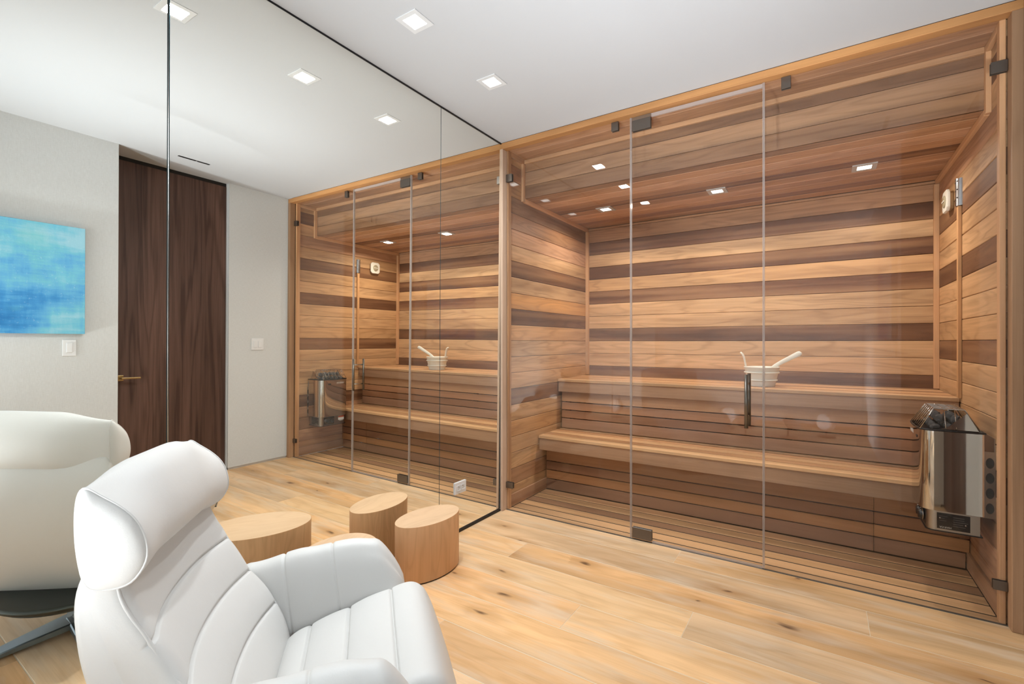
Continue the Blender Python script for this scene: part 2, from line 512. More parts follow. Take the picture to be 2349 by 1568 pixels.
def outlet(loc):
    t = empty('power_outlet', loc)
    tag(t, 'white duplex power outlet with screwless plate set in the mirror', 'outlet')
    y, z = loc[1], loc[2]; x = loc[0]
    box('plate', x, x+.007, y-.056, y+.056, z-.037, z+.037, WHITE_PLASTIC, t, .003)
    for s in (-1, 1):
        f = box('socket', x+.007, x+.0085, y+s*.021-.017, y+s*.021+.017, z-.0155, z+.0155, WHITE_PLASTIC, t, .003)
        bm = bmesh.new()
        add_box(bm, x+.0085, x+.0089, y+s*.021-.006, y+s*.021+.003, z+.004, z+.006)
        add_box(bm, x+.0085, x+.0089, y+s*.021-.006, y+s*.021+.002, z-.006, z-.004)
        add_box(bm, x+.0085, x+.0089, y+s*.021+.007, y+s*.021+.011, z-.002, z+.002)
        from_bm('slots', bm, DARK_GAP, f)
    return t
outlet((mx(-.44, .28)+.0005, -.441, .28))

# ---------------------------------------------------------------- switches, painting on the right walls (seen in the mirror)
def switch(name, x, y, z, wdt, n, label):
    t = empty(name, (x, y, z)); tag(t, label, 'light switch')
    box('plate', x-.006, x, y-wdt/2, y+wdt/2, z-.055, z+.055, WHITE_PLASTIC, t, .002)
    for i in range(n):
        yc = y+(i-(n-1)/2)*.044
        box('rocker', x-.0105, x-.006, yc-.0155, yc+.0155, z-.032, z+.032, WHITE_PLASTIC, t, .002)
switch('light_switch', XP, -1.71, 1.127, .07, 1, 'single white rocker switch below the blue painting')
switch('light_switch', XW, -.303, 1.143, .117, 2, 'double white rocker switch between the walnut door and the sauna')

def paint_mat():
    m, nt, N, L, P = new_mat('blue_paint')
    tc = N.new('ShaderNodeTexCoord')
    def n_(sv, det=5, off=0.0, rg=.55):
        s = N.new('ShaderNodeVectorMath'); s.operation = 'MULTIPLY_ADD'; s.inputs[1].default_value = sv; s.inputs[2].default_value = (off, off, off)
        L.new(tc.outputs['Object'], s.inputs[0])
        n = N.new('ShaderNodeTexNoise'); n.inputs['Scale'].default_value = 1; n.inputs['Detail'].default_value = det
        n.inputs['Roughness'].default_value = rg
        L.new(s.outputs[0], n.inputs['Vector']); return n.outputs['Fac']
    big = n_((1, 3.0, 4.2), 3, 3.1); horiz = n_((1, 4, 34), 5, 9.0, .65); vert = n_((1, 40, 6), 4, 5.0, .6); fine = n_((1, 60, 60), 6, 1.0, .7)
    f = math_node(N, L, 'ADD', math_node(N, L, 'MULTIPLY', big, 1.15), math_node(N, L, 'MULTIPLY', horiz, .45))
    f = math_node(N, L, 'ADD', f, math_node(N, L, 'MULTIPLY', vert, .22))
    sep = N.new('ShaderNodeSeparateXYZ'); L.new(tc.outputs['Object'], sep.inputs[0])
    f = math_node(N, L, 'ADD', f, math_node(N, L, 'MULTIPLY', math_node(N, L, 'ADD', sep.outputs['Y'], 2.0), .55))
    f = math_node(N, L, 'ADD', f, math_node(N, L, 'MULTIPLY', math_node(N, L, 'ADD', sep.outputs['Z'], -1.5), .22))
    f = math_node(N, L, 'MULTIPLY', f, .80)
    r = N.new('ShaderNodeValToRGB'); cr = r.color_ramp
    cr.elements[0].position = .52; cr.elements[0].color = (*s2l((24, 122, 190)), 1)
    cr.elements[1].position = 1.0; cr.elements[1].color = (*s2l((158, 212, 230)), 1)
    for p, c in ((.66, (60, 150, 214)), (.76, (96, 178, 226)), (.88, (118, 200, 224))):
        e = cr.elements.new(p); e.color = (*s2l(c), 1)
    L.new(f, r.inputs[0])
    col = mixc(N, L, math_node(N, L, 'MULTIPLY', ramp(N, L, fine, .60, .76), .55), r.outputs[0], s2l((214, 240, 244)))
    grn = ramp(N, L, n_((1, 3.4, 5), 3, 21.0), .55, .72)
    col = mixc(N, L, math_node(N, L, 'MULTIPLY', grn, .35), col, s2l((120, 206, 196)))
    L.new(col, P.inputs['Base Color']); P.inputs['Roughness'].default_value = .5
    b = N.new('ShaderNodeBump'); b.inputs['Strength'].default_value = .4; b.inputs['Distance'].default_value = .002
    L.new(fine, b.inputs['Height']); L.new(b.outputs['Normal'], P.inputs['Normal'])
    return m
pt = empty('painting', (XP, -2.15, 1.22))
tag(pt, 'abstract blue and turquoise canvas without frame on the beige wall', 'painting')
box('canvas', XP-.036, XP-.003, -2.66, -1.637, 1.222, 1.943, paint_mat(), pt, .002)
box('stretcher', XP-.014, XP-.001, -2.63, -1.667, 1.25, 1.915, PALE_WOOD, pt)

# ---------------------------------------------------------------- ceiling downlights and air slot
def area(name, loc, size, power, color, parent, rot=(0, 0, 0), spread=160):
    d = bpy.data.lights.new(name, 'AREA'); d.shape = 'SQUARE'; d.size = size; d.energy = power; d.color = color
    d.spread = R(spread)
    o = bpy.data.objects.new(name, d); o.location = loc; o.rotation_euler = rot
    COL.objects.link(o)
    if parent is not None: par(o, parent)
    return o
def downlight(x, y, zc, outer, inner, power, color, label, led, group, trim=ALU, proud=.003):
    t = empty('downlight', (x, y, zc)); tag(t, label, 'ceiling light', group)
    o, i = outer/2, inner/2
    bm = bmesh.new()
    for (a, b, c, d) in ((-o, o, i, o), (-o, o, -o, -i), (-o, -i, -i, i), (i, o, -i, i)):
        add_box(bm, x+a, x+b, y+c, y+d, zc-proud, zc)
    from_bm('trim_ring', bm, trim, t)
    box('led_panel', x-i, x+i, y-i, y+i, zc-proud*.5, zc-.0002, led, t)
    area('lamp', (x, y, zc-proud-.004), inner, power, color, t)
    return t
CEIL_TRIM = simple('white_trim', (226, 226, 226), .6)
downlight(.415, -.68, H, .118, .075, DOWN_W, DOWN_C, 'square ceiling downlight nearest the sauna', LED, 'ceiling downlights in a row', CEIL_TRIM)
downlight(.415, -1.258, H, .118, .075, DOWN_W, DOWN_C, 'middle square ceiling downlight of the row along the mirror', LED, 'ceiling downlights in a row', CEIL_TRIM)
downlight(.415, -1.86, H, .118, .075, DOWN_W, DOWN_C, 'square ceiling downlight above the armchair, glaring in the mirror', LED, 'ceiling downlights in a row', CEIL_TRIM)
slot = empty('air_slot', (2.25, -1.0, H)); tag(slot, 'thin black air slot in the ceiling before the walnut door', 'vent')
box('slot', 2.24, 2.262, -1.114, -.891, H-.002, H+.01, BLACK, slot)
box('divider', 2.242, 2.26, -.99, -.984, H-.003, H-.002, ALU, slot)

# fill lamps added out of view behind the camera, brightening ceiling and walls
def fill_lamp(x, y, power, aim, tilt, label, spread=UP_SPREAD):
    zb = .16
    t = empty('added_fill_lamp', (x, y, 0)); tag(t, label, 'fill lamp', 'added fill lamps behind the camera')
    bm = bmesh.new(); add_lathe(bm, [(.0, 0), (.10, 0), (.10, .012), (.02, .02), (.0, .02)], 32, (x, y, 0)); from_bm('base', bm, BLACK, t, True)
    tube('stem', [(x, y, .018), (x, y, zb)], .011, BLACK, t, 12)
    RM = Matrix.Rotation(aim, 3, 'Z') @ Matrix.Rotation(tilt, 3, 'Y')        # head leans towards the aim
    bm = bmesh.new(); add_lathe(bm, [(0, -.02), (.085, -.02), (.10, .0), (.10, .098), (.0, .098)], 32)
    bmesh.ops.rotate(bm, verts=bm.verts, cent=(0, 0, 0), matrix=RM); bmesh.ops.translate(bm, verts=bm.verts, vec=(x, y, zb))
    from_bm('lamp_head', bm, WHITE_PAINT, t, True)
    d = bpy.data.lights.new('fill_light', 'AREA'); d.shape = 'DISK'; d.size = .17; d.energy = power; d.color = UP_C; d.spread = R(spread)
    o = bpy.data.objects.new('lamp', d); o.location = Vector((x, y, zb))+RM @ Vector((0, 0, .10))
    o.rotation_euler = (RM @ Matrix.Rotation(R(180), 3, 'X')).to_euler()
    COL.objects.link(o); par(o, t)
fill_lamp(.8, -4.3, UP_W, R(84), R(UP_TILT), 'added fill lamp with white can head by the mirror side')
fill_lamp(1.95, -4.3, UP_W, R(93), R(UP_TILT), 'added fill lamp with white can head by the painting wall')
fill_lamp(1.1, -3.75, WASH_W, R(-90), R(50), 'added fill lamp with white can head turned to the rear wall', 150)
fill_lamp(1.55, -4.0, 34.0, R(0), R(52), 'added fill lamp with white can head turned to the painting wall', 150)

# ---------------------------------------------------------------- sauna shell
LIGHT, LIGHT2, MID, DARK, DARK2, PINK, ORNG, GREY = ((214, 172, 129), (207, 163, 118), (186, 140, 104), (126, 87, 60), (113, 75, 51),
                                             (204, 158, 124), (214, 160, 102), (168, 130, 100))
LS = dict(L=LIGHT, l=LIGHT2, m=MID, d=DARK, D=DARK2, p=PINK, o=ORNG, g=GREY, G=(160, 116, 88), h=(146, 108, 80))
EXP = .1172; Z0 = .853
TH = .012
ws_b = box('wall_sauna_back', -.05, 2.62, YB+TH, YB+.1, 0, 2.62, BACKING); tag(ws_b, kind='structure')
ws_l = box('wall_sauna_left', -.05, XL-TH, .0575, YB+TH, 0, 2.62, BACKING); tag(ws_l, kind='structure')
ws_r = box('wall_sauna_right', XR+TH, XR+TH+.02, .0575, YB+TH, 0, 2.62, BACKING); tag(ws_r, kind='structure')
bm = bmesh.new()
add_box(bm, -.05, 2.62, .058, YS+.1, ZCF+TH, 2.66)
add_box(bm, -.05, 2.62, YS+TH, YB+.1, ZC+TH, ZCF+TH)
cs = from_bm('ceiling_sauna', bm, BACKING); tag(cs, kind='structure')
fs = box('floor_sauna', -.05, 2.62, .06, YB+.1, -.06, -.022, BACKING); tag(fs, kind='structure')

# back wall, bottom to top from the upper bench
back_seq = {0: 'd', 1: 'L', 2: 'L', 3: 'd', 4: 'L', 5: 'L', 6: 'D', 7: 'l', 8: 'D', 9: 'L', 10: 'D', 11: 'm', 12: 'm'}
for k, t_ in back_seq.items():
    z0 = Z0+EXP*k; z1 = min(z0+EXP, ZC)
    if z1-z0 < .01: continue
    board('board', ws_b, 'back', (XL+.002, YB+TH, z0), XR-XL-.004, z1-z0-.0022, TH, vary(LS[t_], .03))
for k in range(-8, 0):
    z0 = max(Z0+EXP*k, .0); z1 = Z0+EXP*(k+1)
    board('board', ws_b, 'back', (XL+.002, YB+TH, z0), XR-XL-.004, z1-z0-.0022, TH, vary(MID, .05))
left_seq = {14: 'L', 13: 'm', 12: 'l', 11: 'g', 10: 'm', 9: 'p', 8: 'L', 7: 'd', 6: 'L', 5: 'o', 4: 'd', 3: 'l', 2: 'L', 1: 'l', 0: 'L',
            -1: 'd', -2: 'L', -3: 'l', -4: 'L', -5: 'L', -6: 'm', -7: 'l', -8: 'l'}
right_seq = {14: 'L', 13: 'd', 12: 'L', 11: 'p', 10: 'L', 9: 'd', 8: 'l', 7: 'L', 6: 'd', 5: 'L', 4: 'L', 3: 'l', 2: 'd', 1: 'L', 0: 'L',
             -1: 'l', -2: 'L', -3: 'd', -4: 'm', -5: 'm', -6: 'p', -7: 'm', -8: 'm'}
for seq, ori, wall_ in ((left_seq, 'left', ws_l), (right_seq, 'right', ws_r)):
    for k, t_ in seq.items():
        z0 = max(Z0+EXP*k, 0.0); z1 = Z0+EXP*(k+1)
        z1 = min(z1, ZCF)
        yend = YB if z0 < ZC-.02 else YS+.01
        if z1-z0 < .01: continue
        if ori == 'left': loc = (XL-TH, .072, z0); Lg = yend-.072
        else: loc = (XR+TH, yend, z0); Lg = yend-.072
        board('board', wall_, ori, loc, Lg, z1-z0-.0022, TH, vary(LS[t_], .03))
# low ceiling, soffit face, high strip
seqc = 'mlmplDmpmm'
for i, t_ in enumerate(seqc):
    y1 = YB-EXP*i; y0 = max(y1-EXP, YS)
    if y1-YS < .01: break
    board('board', cs, 'ceil', (XL+.002, y1, ZC+TH), XR-XL-.004, y1-y0-.0022, TH, vary(LS['mGmpmdmpmg'[i]], .04))
for z0, z1, t_ in ((ZC, ZC+.096, 'h'), (ZC+.096, ZC+.200, 'g'), (ZC+.200, ZCF, 'h')):
    board('board', cs, 'back', (XL+.002, YS+TH, z0), XR-XL-.004, z1-z0-.0022, TH, vary(LS[t_], .03))
for y0, y1, t_ in ((.058, .15, 'p'), (.15, YS, 'm')):
    board('board', cs, 'ceil', (XL+.002, y1, ZCF+TH), XR-XL-.004, y1-y0-.0022, TH, vary(LS[t_], .03))

# cedar trim strips in the corners
TRM = s2l((212, 164, 122))
def strip(parent, x0, x1, y0, y1, z0, z1, name='trim_strip', col=None, bev=.002):
    ax = max(range(3), key=lambda i: (x1-x0, y1-y0, z1-z0)[i])
    d = (x1-x0, y1-y0, z1-z0)
    # local X runs along the strip
    perm = {0: ((1, 0, 0), (0, 1, 0), (0, 0, 1)), 1: ((0, 1, 0), (0, 0, 1), (1, 0, 0)), 2: ((0, 0, 1), (1, 0, 0), (0, 1, 0))}[ax]
    lx = d[ax]; ly = d[[1, 2, 0][ax]]; lz = d[[2, 0, 1][ax]]
    bm = bmesh.new(); add_box(bm, 0, lx, 0, ly, 0, lz, bev, 1)
    M = Matrix(((perm[0][0], perm[1][0], perm[2][0]), (perm[0][1], perm[1][1], perm[2][1]), (perm[0][2], perm[1][2], perm[2][2])))
    bmesh.ops.recalc_face_normals(bm, faces=bm.faces)
    me = bpy.data.meshes.new(name); bm.to_mesh(me); bm.free(); me.materials.append(CEDAR_SLAT)
    o = bpy.data.objects.new(name, me); COL.objects.link(o)
    o.location = (x0, y0, z0); o.rotation_euler = M.to_euler(); o.color = (*(col or vary((212, 164, 122), .04)), 1)
    if parent is not None: par(o, parent)
    return o
for s, wall_ in ((1, ws_l), (-1, ws_r)):
    X = XL if s == 1 else XR
    def sx(a, b): return (X+a, X+b) if s == 1 else (X-b, X-a)
    x0, x1 = sx(0, .02)
    strip(wall_, x0, x1, .058, .098, .0, ZCF-.0)                                   # post beside the glass
    strip(wall_, x0, x1, .098, YS, ZCF-.032, ZCF)                                  # under the high strip
    strip(wall_, x0, x1, YS-.034, YS-.002, ZC-.03, ZCF-.032)                       # down the soffit
    strip(wall_, x0, x1, YS-.002, YB-.0, ZC-.032, ZC-.001)                         # along the low ceiling
    x0, x1 = sx(0, .028)
    strip(wall_, x0, x1, YB-.03, YB, .884, ZC-.034)                                # back corner
    x0, x1 = sx(0, .014)
    strip(wall_, x0, x1, .098, .64, .0, .088, 'skirting_board', vary((176, 134, 104), .04))
strip(cs, XL+.02, XR-.02, YS-.02, YS-.0005, ZCF-.03, ZCF-.001)                     # along the top of the soffit

# frame around the glass front
FR = s2l((198, 143, 90))
fr = empty('trim_5', (1.3, 0, 0)); tag(fr, 'cedar frame around the glass front of the sauna', kind='structure')
strip(fr, .0, .0204, 0.0, .0570, 0, H-.041, 'jamb', s2l((198, 170, 148)))
strip(fr, 2.5634, 2.5995, 0.0, .0570, 0, H-.041, 'jamb', s2l((176, 138, 106)))
strip(fr, .0, 2.5995, 0.0, .0570, H-.041, H-.001, 'header', FR)

t6 = box('trim_6', .021, 2.5625, .0455, .0595, -.03, .0015, simple('threshold_metal', (104, 98, 90), .5, .3)); tag(t6, kind='structure')
# duckboard on the sauna floor
db = empty('duckboard', (1.28, .36, -.02)); tag(db, 'slatted cedar duckboard covering the sauna floor', 'duckboard')
ys = [.060, .128, .226, .322, .42, .523, .632]
for i, (a, b) in enumerate(zip(ys[:-1], ys[1:])):
    c = (LIGHT, LIGHT, LIGHT2, (148, 110, 82), LIGHT2, (196, 150, 110))[i]
    strip(db, XL+.016, XR-.016, a, b-.014, -.02, .0, 'slat', vary(c, .04), .0015)
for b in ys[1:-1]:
    box('gap_shade', XL+.016, XR-.016, b-.0138, b-.0002, -.02, -.0028, DARK_GAP, db)  # dark strip set in each slat gap to stand for its shade
for x in (.12, .9, 1.7, 2.45):
    strip(db, x, x+.04, .06, .632, -.0219, -.0201, 'batten', vary(MID))

# ---------------------------------------------------------------- benches
def bench(name, label, z, yf, yb, riser_y, zb, edges, fas_z, n, cols, rcols, split=None):
    t = empty(name, ((XL+XR)/2, (yf+yb)/2, zb)); tag(t, label, 'bench', 'sauna benches')
    gap = .015; th = .022
    w_ = (yb-yf+gap)/n - gap
    for i in range(n):
        y0 = yf+i*(w_+gap)
        strip(t, XL+.004, XR-.004, y0, y0+w_, z-th, z, 'seat_slat', vary(cols[i % len(cols)], .04), .002)
    strip(t, XL+.004, XR-.004, yf+.012, yf+.034, fas_z, z-th, 'fascia', vary((176, 138, 108), .03), .0015)
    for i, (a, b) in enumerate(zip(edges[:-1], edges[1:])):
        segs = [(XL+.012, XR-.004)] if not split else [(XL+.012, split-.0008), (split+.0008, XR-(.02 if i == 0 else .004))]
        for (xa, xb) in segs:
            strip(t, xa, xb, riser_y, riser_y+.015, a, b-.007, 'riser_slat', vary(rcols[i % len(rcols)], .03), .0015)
    for x in (.05, .9, 1.7, 2.48):
        box('bearer', x, x+.04, yf+.04, yb-.01, z-th-.07, z-th, BACKING, t)
        box('stud', x, x+.04, riser_y+.0155, riser_y+.05, zb, z-th-.07, BACKING, t)
    return t
bench('sauna_bench', 'upper slatted cedar bench with the bucket on it', .88, .845, YB-.002, .905, .458, [.458, .545, .615, .685, .85], .772, 6,
      [(220, 176, 132), (190, 144, 104), (212, 166, 122), (184, 138, 100), (216, 170, 126), (200, 154, 112)],
      [(196, 150, 118), (176, 128, 94), (184, 134, 98), (190, 144, 106)])
bench('sauna_bench', 'lower slatted cedar bench reaching over to the heater', .452, .515, .945, .632, 0.0, [.002, .088, .16, .232, .43], .336, 5,
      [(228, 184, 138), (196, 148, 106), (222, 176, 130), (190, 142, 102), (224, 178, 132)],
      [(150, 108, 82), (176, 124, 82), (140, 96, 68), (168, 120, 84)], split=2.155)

# ---------------------------------------------------------------- glass front
YG2 = YG-.0+.010
def pane(name, x0, x1, z0, z1, parent):
    return box(name, x0, x1, YG-.005, YG+.005, z0, z1, GLASS, parent)
ZG0, ZG1 = .004, H-.042
def clip(parent, x0, x1, z0, z1, name='clip', mat=BRONZE):
    bm = bmesh.new()
    add_box(bm, x0, x1, YG-.011, YG-.0052, z0, z1, .0012, 1)
    add_box(bm, x0, x1, YG+.0052, YG+.011, z0, z1, .0012, 1)
    return from_bm(name, bm, mat, parent)
gl = empty('glass_panel', (.48, YG, 0)); tag(gl, 'fixed clear glass panel of the sauna beside the mirror', 'glass panel', 'fixed glass panels')
pane('pane', .0214, .929, ZG0, ZG1, gl)
clip(gl, .0208, .072, 2.333, 2.388); clip(gl, .0208, .079, .157, .199); clip(gl, .811, .856, 2.502, 2.557)
gr = empty('glass_panel', (2.1, YG, 0)); tag(gr, 'fixed clear glass panel of the sauna in front of the heater', 'glass panel', 'fixed glass panels')
pane('pane', 1.657, 2.5625, ZG0, ZG1, gr)
clip(gr, 1.732, 1.775, 2.497, 2.557); clip(gr, 2.51, 2.562, 2.334, 2.384); clip(gr, 2.516, 2.562, .146, .186)
gd = empty('glass_door', (1.29, YG, 0)); tag(gd, 'frameless clear glass sauna door with steel pull handle', 'glass door')
pane('pane', .940, 1.646, .012, H-.066, gd)
clip(gd, .943, 1.056, 2.47, 2.535, 'hinge'); clip(gd, .945, 1.062, .012, .076, 'hinge')
box('hinge_pin', .943, 1.056, YG-.004, YG+.004, 2.536, 2.557, STEEL, gd)
for xa, xb in ((.9296, .9336), (.9356, .9396), (1.6464, 1.6508), (1.6524, 1.6566)):
    box('seal_strip', xa, xb, YG-.008, YG+.008, .006, 2.36, SEAL, gd)
    box('seal_strip', xa, xb, YG-.008, YG+.008, 2.362, H-.043, SEAL, gd)
box('seal_strip', 1.064, 1.645, YG-.004, YG+.006, .001, .012, SEAL, gd)
box('seal_strip', 1.058, 1.645, YG-.004, YG+.006, H-.066, H-.045, SEAL, gd)
hx = 1.575
hnd = empty('handle', (hx, YG, .88)); par(hnd, gd)
for yo in (-.055, .055):
    tube('handle_bar', [(hx, YG+yo, .742), (hx, YG+yo, 1.024)], .0095, HANDLE_STEEL, hnd, 16)
for zz in (.80, .972):
    tube('standoff', [(hx, YG-.055, zz), (hx, YG+.055, zz)], .006, CHROME, hnd, 12)

# sauna downlights
for x, lab in ((.431, 'sauna ceiling downlight nearest the mirror wall'), (1.278, 'middle downlight in the sauna ceiling'), (2.127, 'sauna ceiling downlight nearest the heater')):
    downlight(x, .89, ZC, .125, .073, SAUNA_W, SAUNA_C, lab, LED_WARM, 'sauna ceiling downlights', ALU, .006)

# ---------------------------------------------------------------- vent, sensor and cable strip on the right sauna wall
vt = empty('wall_vent', (XR, 1.06, 2.04)); tag(vt, 'cream eight-sided air vent with a round dial high on the sauna wall', 'vent')
def octo(c, hw, ch):
    y, z = c
    return [(y-hw+ch, z-hw), (y+hw-ch, z-hw), (y+hw, z-hw+ch), (y+hw, z+hw-ch), (y+hw-ch, z+hw), (y-hw+ch, z+hw), (y-hw, z+hw-ch), (y-hw, z-hw+ch)]
bm = bmesh.new(); add_prism(bm, octo((1.06, 2.04), .064, .02), XR-.034, XR-.018, 'x')
bmesh.ops.bevel(bm, geom=[e for e in bm.edges], offset=.003, segments=2, affect='EDGES'); from_bm('cover', bm, CREAM, vt)
bm = bmesh.new(); add_prism(bm, octo((1.06, 2.04), .052, .016), XR-.018, XR-.0005, 'x'); from_bm('collar', bm, simple('vent_tan', (176, 140, 96), .6), vt)
bm = bmesh.new(); add_lathe(bm, [(.0, 0), (.036, 0), (.036, .004), (.030, .006), (0, .006)], 28)
bmesh.ops.rotate(bm, verts=bm.verts, cent=(0, 0, 0), matrix=Matrix.Rotation(R(-90), 3, 'Y'))
bmesh.ops.translate(bm, verts=bm.verts, vec=(XR-.034, 1.06, 2.04)); dial = from_bm('dial', bm, simple('vent_dial', (170, 156, 128), .5), vt, True)
box('dial_grip', XR-.044, XR-.040, 1.03, 1.09, 2.036, 2.044, CREAM, vt, .002)
cb = empty('cable_cover', (XR, .83, .88)); tag(cb, 'slim upright cedar strip covering the sensor cable', 'cable cover')
strip(cb, XR-.018, XR-.0005, .815, .842, .883, 1.955, 'cover_strip', s2l((206, 158, 112)))
sn = empty('heat_sensor', (XR, .83, 1.955)); tag(sn, 'perforated steel sensor shield on top of the cable strip', 'sensor')
bm = bmesh.new()
arc = [(.83+.026*math.cos(a), XR-.0005-.026*math.sin(a)) for a in [math.pi*i/12 for i in range(13)]]
poly = [(x, y) for y, x in arc]
add_prism(bm, poly, 1.956, 2.108, 'z'); from_bm('shield', bm, GALV, sn, False)
for i in range(3):
    for j in range(3):
        a = R(50+40*j); z = 1.985+.046*i+.008*j
        p = Vector((XR-.0005-.0262*math.sin(a), .83+.0262*math.cos(a), z)); nrm = Vector((-math.sin(a), math.cos(a), 0))
        tube('vent_hole', [p, p+nrm*.0006], .0035, DARK_GAP, sn, 8)

# ---------------------------------------------------------------- bucket and ladle
bx, by, bz = 1.545, 1.06, .8805
bk = empty('sauna_bucket', (bx, by, bz)); tag(bk, 'cream sauna bucket with two hoops and an upright handle on the bench', 'bucket')
bm = bmesh.new()
add_lathe(bm, [(0, 0), (.083, 0), (.085, .004), (.113, .132), (.117, .136), (.111, .138), (.105, .132), (.079, .012), (0, .012)], 40, (bx, by, bz))
from_bm('shell', bm, CREAM, bk, True)
for z, r in ((.045, .097), (.098, .109)):
    tube('hoop', [(bx+r*math.cos(2*math.pi*k/36), by+r*math.sin(2*math.pi*k/36), bz+z) for k in range(36)], .0055, CREAM, bk, 8, True)
def paddle(pts, widths, th, name, parent, mat, side):
    """Flat rounded bar through pts; side is the width direction."""
    bm = bmesh.new(); sd = Vector(side).normalized(); rings = []
    P = [Vector(p) for p in pts]
    for i, p in enumerate(P):
        t = (P[min(i+1, len(P)-1)]-P[max(i-1, 0)]).normalized(); nn = t.cross(sd).normalized()
        rings.append([p+sd*widths[i]*math.cos(a)+nn*th*math.sin(a) for a in [2*math.pi*k/14 for k in range(14)]])
    loft(bm, rings)
    return from_bm(name, bm, mat, parent, True)
hp = catmull([(bx-.098, by+.015, bz+.11), (bx-.106, by+.015, bz+.15), (bx-.116, by+.017, bz+.20), (bx-.127, by+.019, bz+.226), (bx-.140, by+.02, bz+.24)], 14, False)
wv = [.020, .019, .017, .0155, .015, .0155, .017, .019, .021, .0225, .023, .0215, .017, .006]
paddle(hp, wv, .0062, 'handle', bk, CREAM, (.05, 1, 0))
ld = empty('ladle', (bx, by, bz+.013)); tag(ld, 'cream ladle leaning in the bucket with its handle to the right', 'ladle')
lp = catmull([(bx+.030, by+.02, bz+.095), (bx+.090, by+.005, bz+.150), (bx+.17, by-.02, bz+.200), (bx+.225, by-.035, bz+.232), (bx+.245, by-.042, bz+.241)], 14, False)
lw = [.012, .0125, .013, .0135, .014, .0148, .0155, .0162, .017, .0175, .0178, .0165, .013, .005]
paddle(lp, lw, .0058, 'handle', ld, CREAM, (-.45, .2, .8))
bm = bmesh.new(); add_lathe(bm, [(0, .0), (.025, .001), (.042, .012), (.046, .035), (.043, .035), (.039, .014), (.024, .005), (0, .004)], 28, (bx-.005, by+.03, bz+.06)); from_bm('bowl', bm, CREAM, ld, True)

# ---------------------------------------------------------------- heater
hx0, hx1, hy0, hy1 = 2.305, 2.520, .188, .508     # body
hz0, hz1 = .405, .778
ht = empty('sauna_heater', (XR, (hy0+hy1)/2, .30)); tag(ht, 'polished steel electric sauna heater with a basket of stones on the wall', 'sauna heater')
def rrect(x0, x1, y0, y1, r, n=6, corners=(1, 1, 1, 1)):
    out = []
    for (cx, cy, a0, on) in ((x0+r, y0+r, 180, corners[0]), (x1-r, y0+r, 270, corners[1]), (x1-r, y1-r, 0, corners[2]), (x0+r, y1-r, 90, corners[3])):
        if on:
            for i in range(n+1):
                a = R(a0+90*i/n); out.append((cx+r*math.cos(a), cy+r*math.sin(a)))
        else:
            out.append({180: (x0, y0), 270: (x1, y0), 0: (x1, y1), 90: (x0, y1)}[a0])
    return out
def bowed(poly):
    """Front (towards -x) and near side bulge very slightly like rolled sheet."""
    return poly
def ring_wall(bm, poly, z0, z1, th):
    """Open tube of sheet metal with thickness."""
    cx = sum(p[0] for p in poly)/len(poly); cy = sum(p[1] for p in poly)/len(poly)
    inn = [(cx+(a-cx)*(1-th/abs(hx1-hx0)*2), cy+(b-cy)*(1-th/abs(hy1-hy0)*2)) for a, b in poly]
    lo = [bm.verts.new((a, b, z0)) for a, b in poly]; hi = [bm.verts.new((a, b, z1)) for a, b in poly]
    li = [bm.verts.new((a, b, z0)) for a, b in inn]; hi2 = [bm.verts.new((a, b, z1-.002)) for a, b in inn]
    n = len(poly)
    for i in range(n):
        j = (i+1) % n
        bm.faces.new((lo[i], lo[j], hi[j], hi[i])); bm.faces.new((hi[i], hi[j], hi2[j], hi2[i]))
        bm.faces.new((li[j], li[i], hi2[i], hi2[j])); bm.faces.new((lo[j], lo[i], li[i], li[j]))
body_poly = rrect(hx0, hx1, hy0, hy1, .045, 8, (1, 0, 0, 1))
# gentle bow so that reflections stretch as on rolled sheet
def bow(p):
    x, y = p
    if x < hx0+.02: x -= .010*math.sin(math.pi*max(0, min(1, (y-hy0)/(hy1-hy0))))
    return (x, y)
dense = []
for i, p in enumerate(body_poly):
    q = body_poly[(i+1) % len(body_poly)]
    d = math.hypot(q[0]-p[0], q[1]-p[1]); m_ = max(1, int(d/.03))
    for k in range(m_): dense.append(bow((p[0]+(q[0]-p[0])*k/m_, p[1]+(q[1]-p[1])*k/m_)))
bm = bmesh.new(); ring_wall(bm, dense, hz0, hz1, .006)
o = from_bm('body', bm, CHROME, ht, True)
m_ = o.modifiers.new('split', 'EDGE_SPLIT'); m_.split_angle = R(40)
# control base below the body
bp = rrect(hx0+.020, hx1-.012, hy0+.008, hy1-.012, .03, 6, (1, 0, 0, 1))
bm = bmesh.new(); add_prism(bm, bp, .312, hz0-.001, 'z'); o = from_bm('control_base', bm, STEEL, ht, True)
m_ = o.modifiers.new('split', 'EDGE_SPLIT'); m_.split_angle = R(40)
bm = bmesh.new(); add_prism(bm, rrect(hx0+.015, hx1-.003, hy0+.004, hy1-.004, .03, 6, (1, 0, 0, 1)), .308, .312, 'z'); from_bm('bottom_plate', bm, BLACK, ht)
xk = hx0+.020
box('knob_panel', xk-.0015, xk-.0002, hy0+.045, hy0+.165, .322, .398, PLATE_BLACK, ht)
for yk in (hy0+.078, hy0+.132):
    bm = bmesh.new(); add_lathe(bm, [(0, 0), (.026, 0), (.026, .006), (.020, .02), (.018, .022), (0, .022)], 28)
    bmesh.ops.rotate(bm, verts=bm.verts, cent=(0, 0, 0), matrix=Matrix.Rotation(R(-90), 3, 'Y'))
    bmesh.ops.translate(bm, verts=bm.verts, vec=(xk-.0016, yk, .36)); kn = from_bm('knob', bm, PLATE_BLACK, ht, True)
    tube('knob_ring', [(xk-.008, yk+.0265*math.cos(2*math.pi*k/28), .36+.0265*math.sin(2*math.pi*k/28)) for k in range(28)], .0022, CHROME, kn, 6, True)
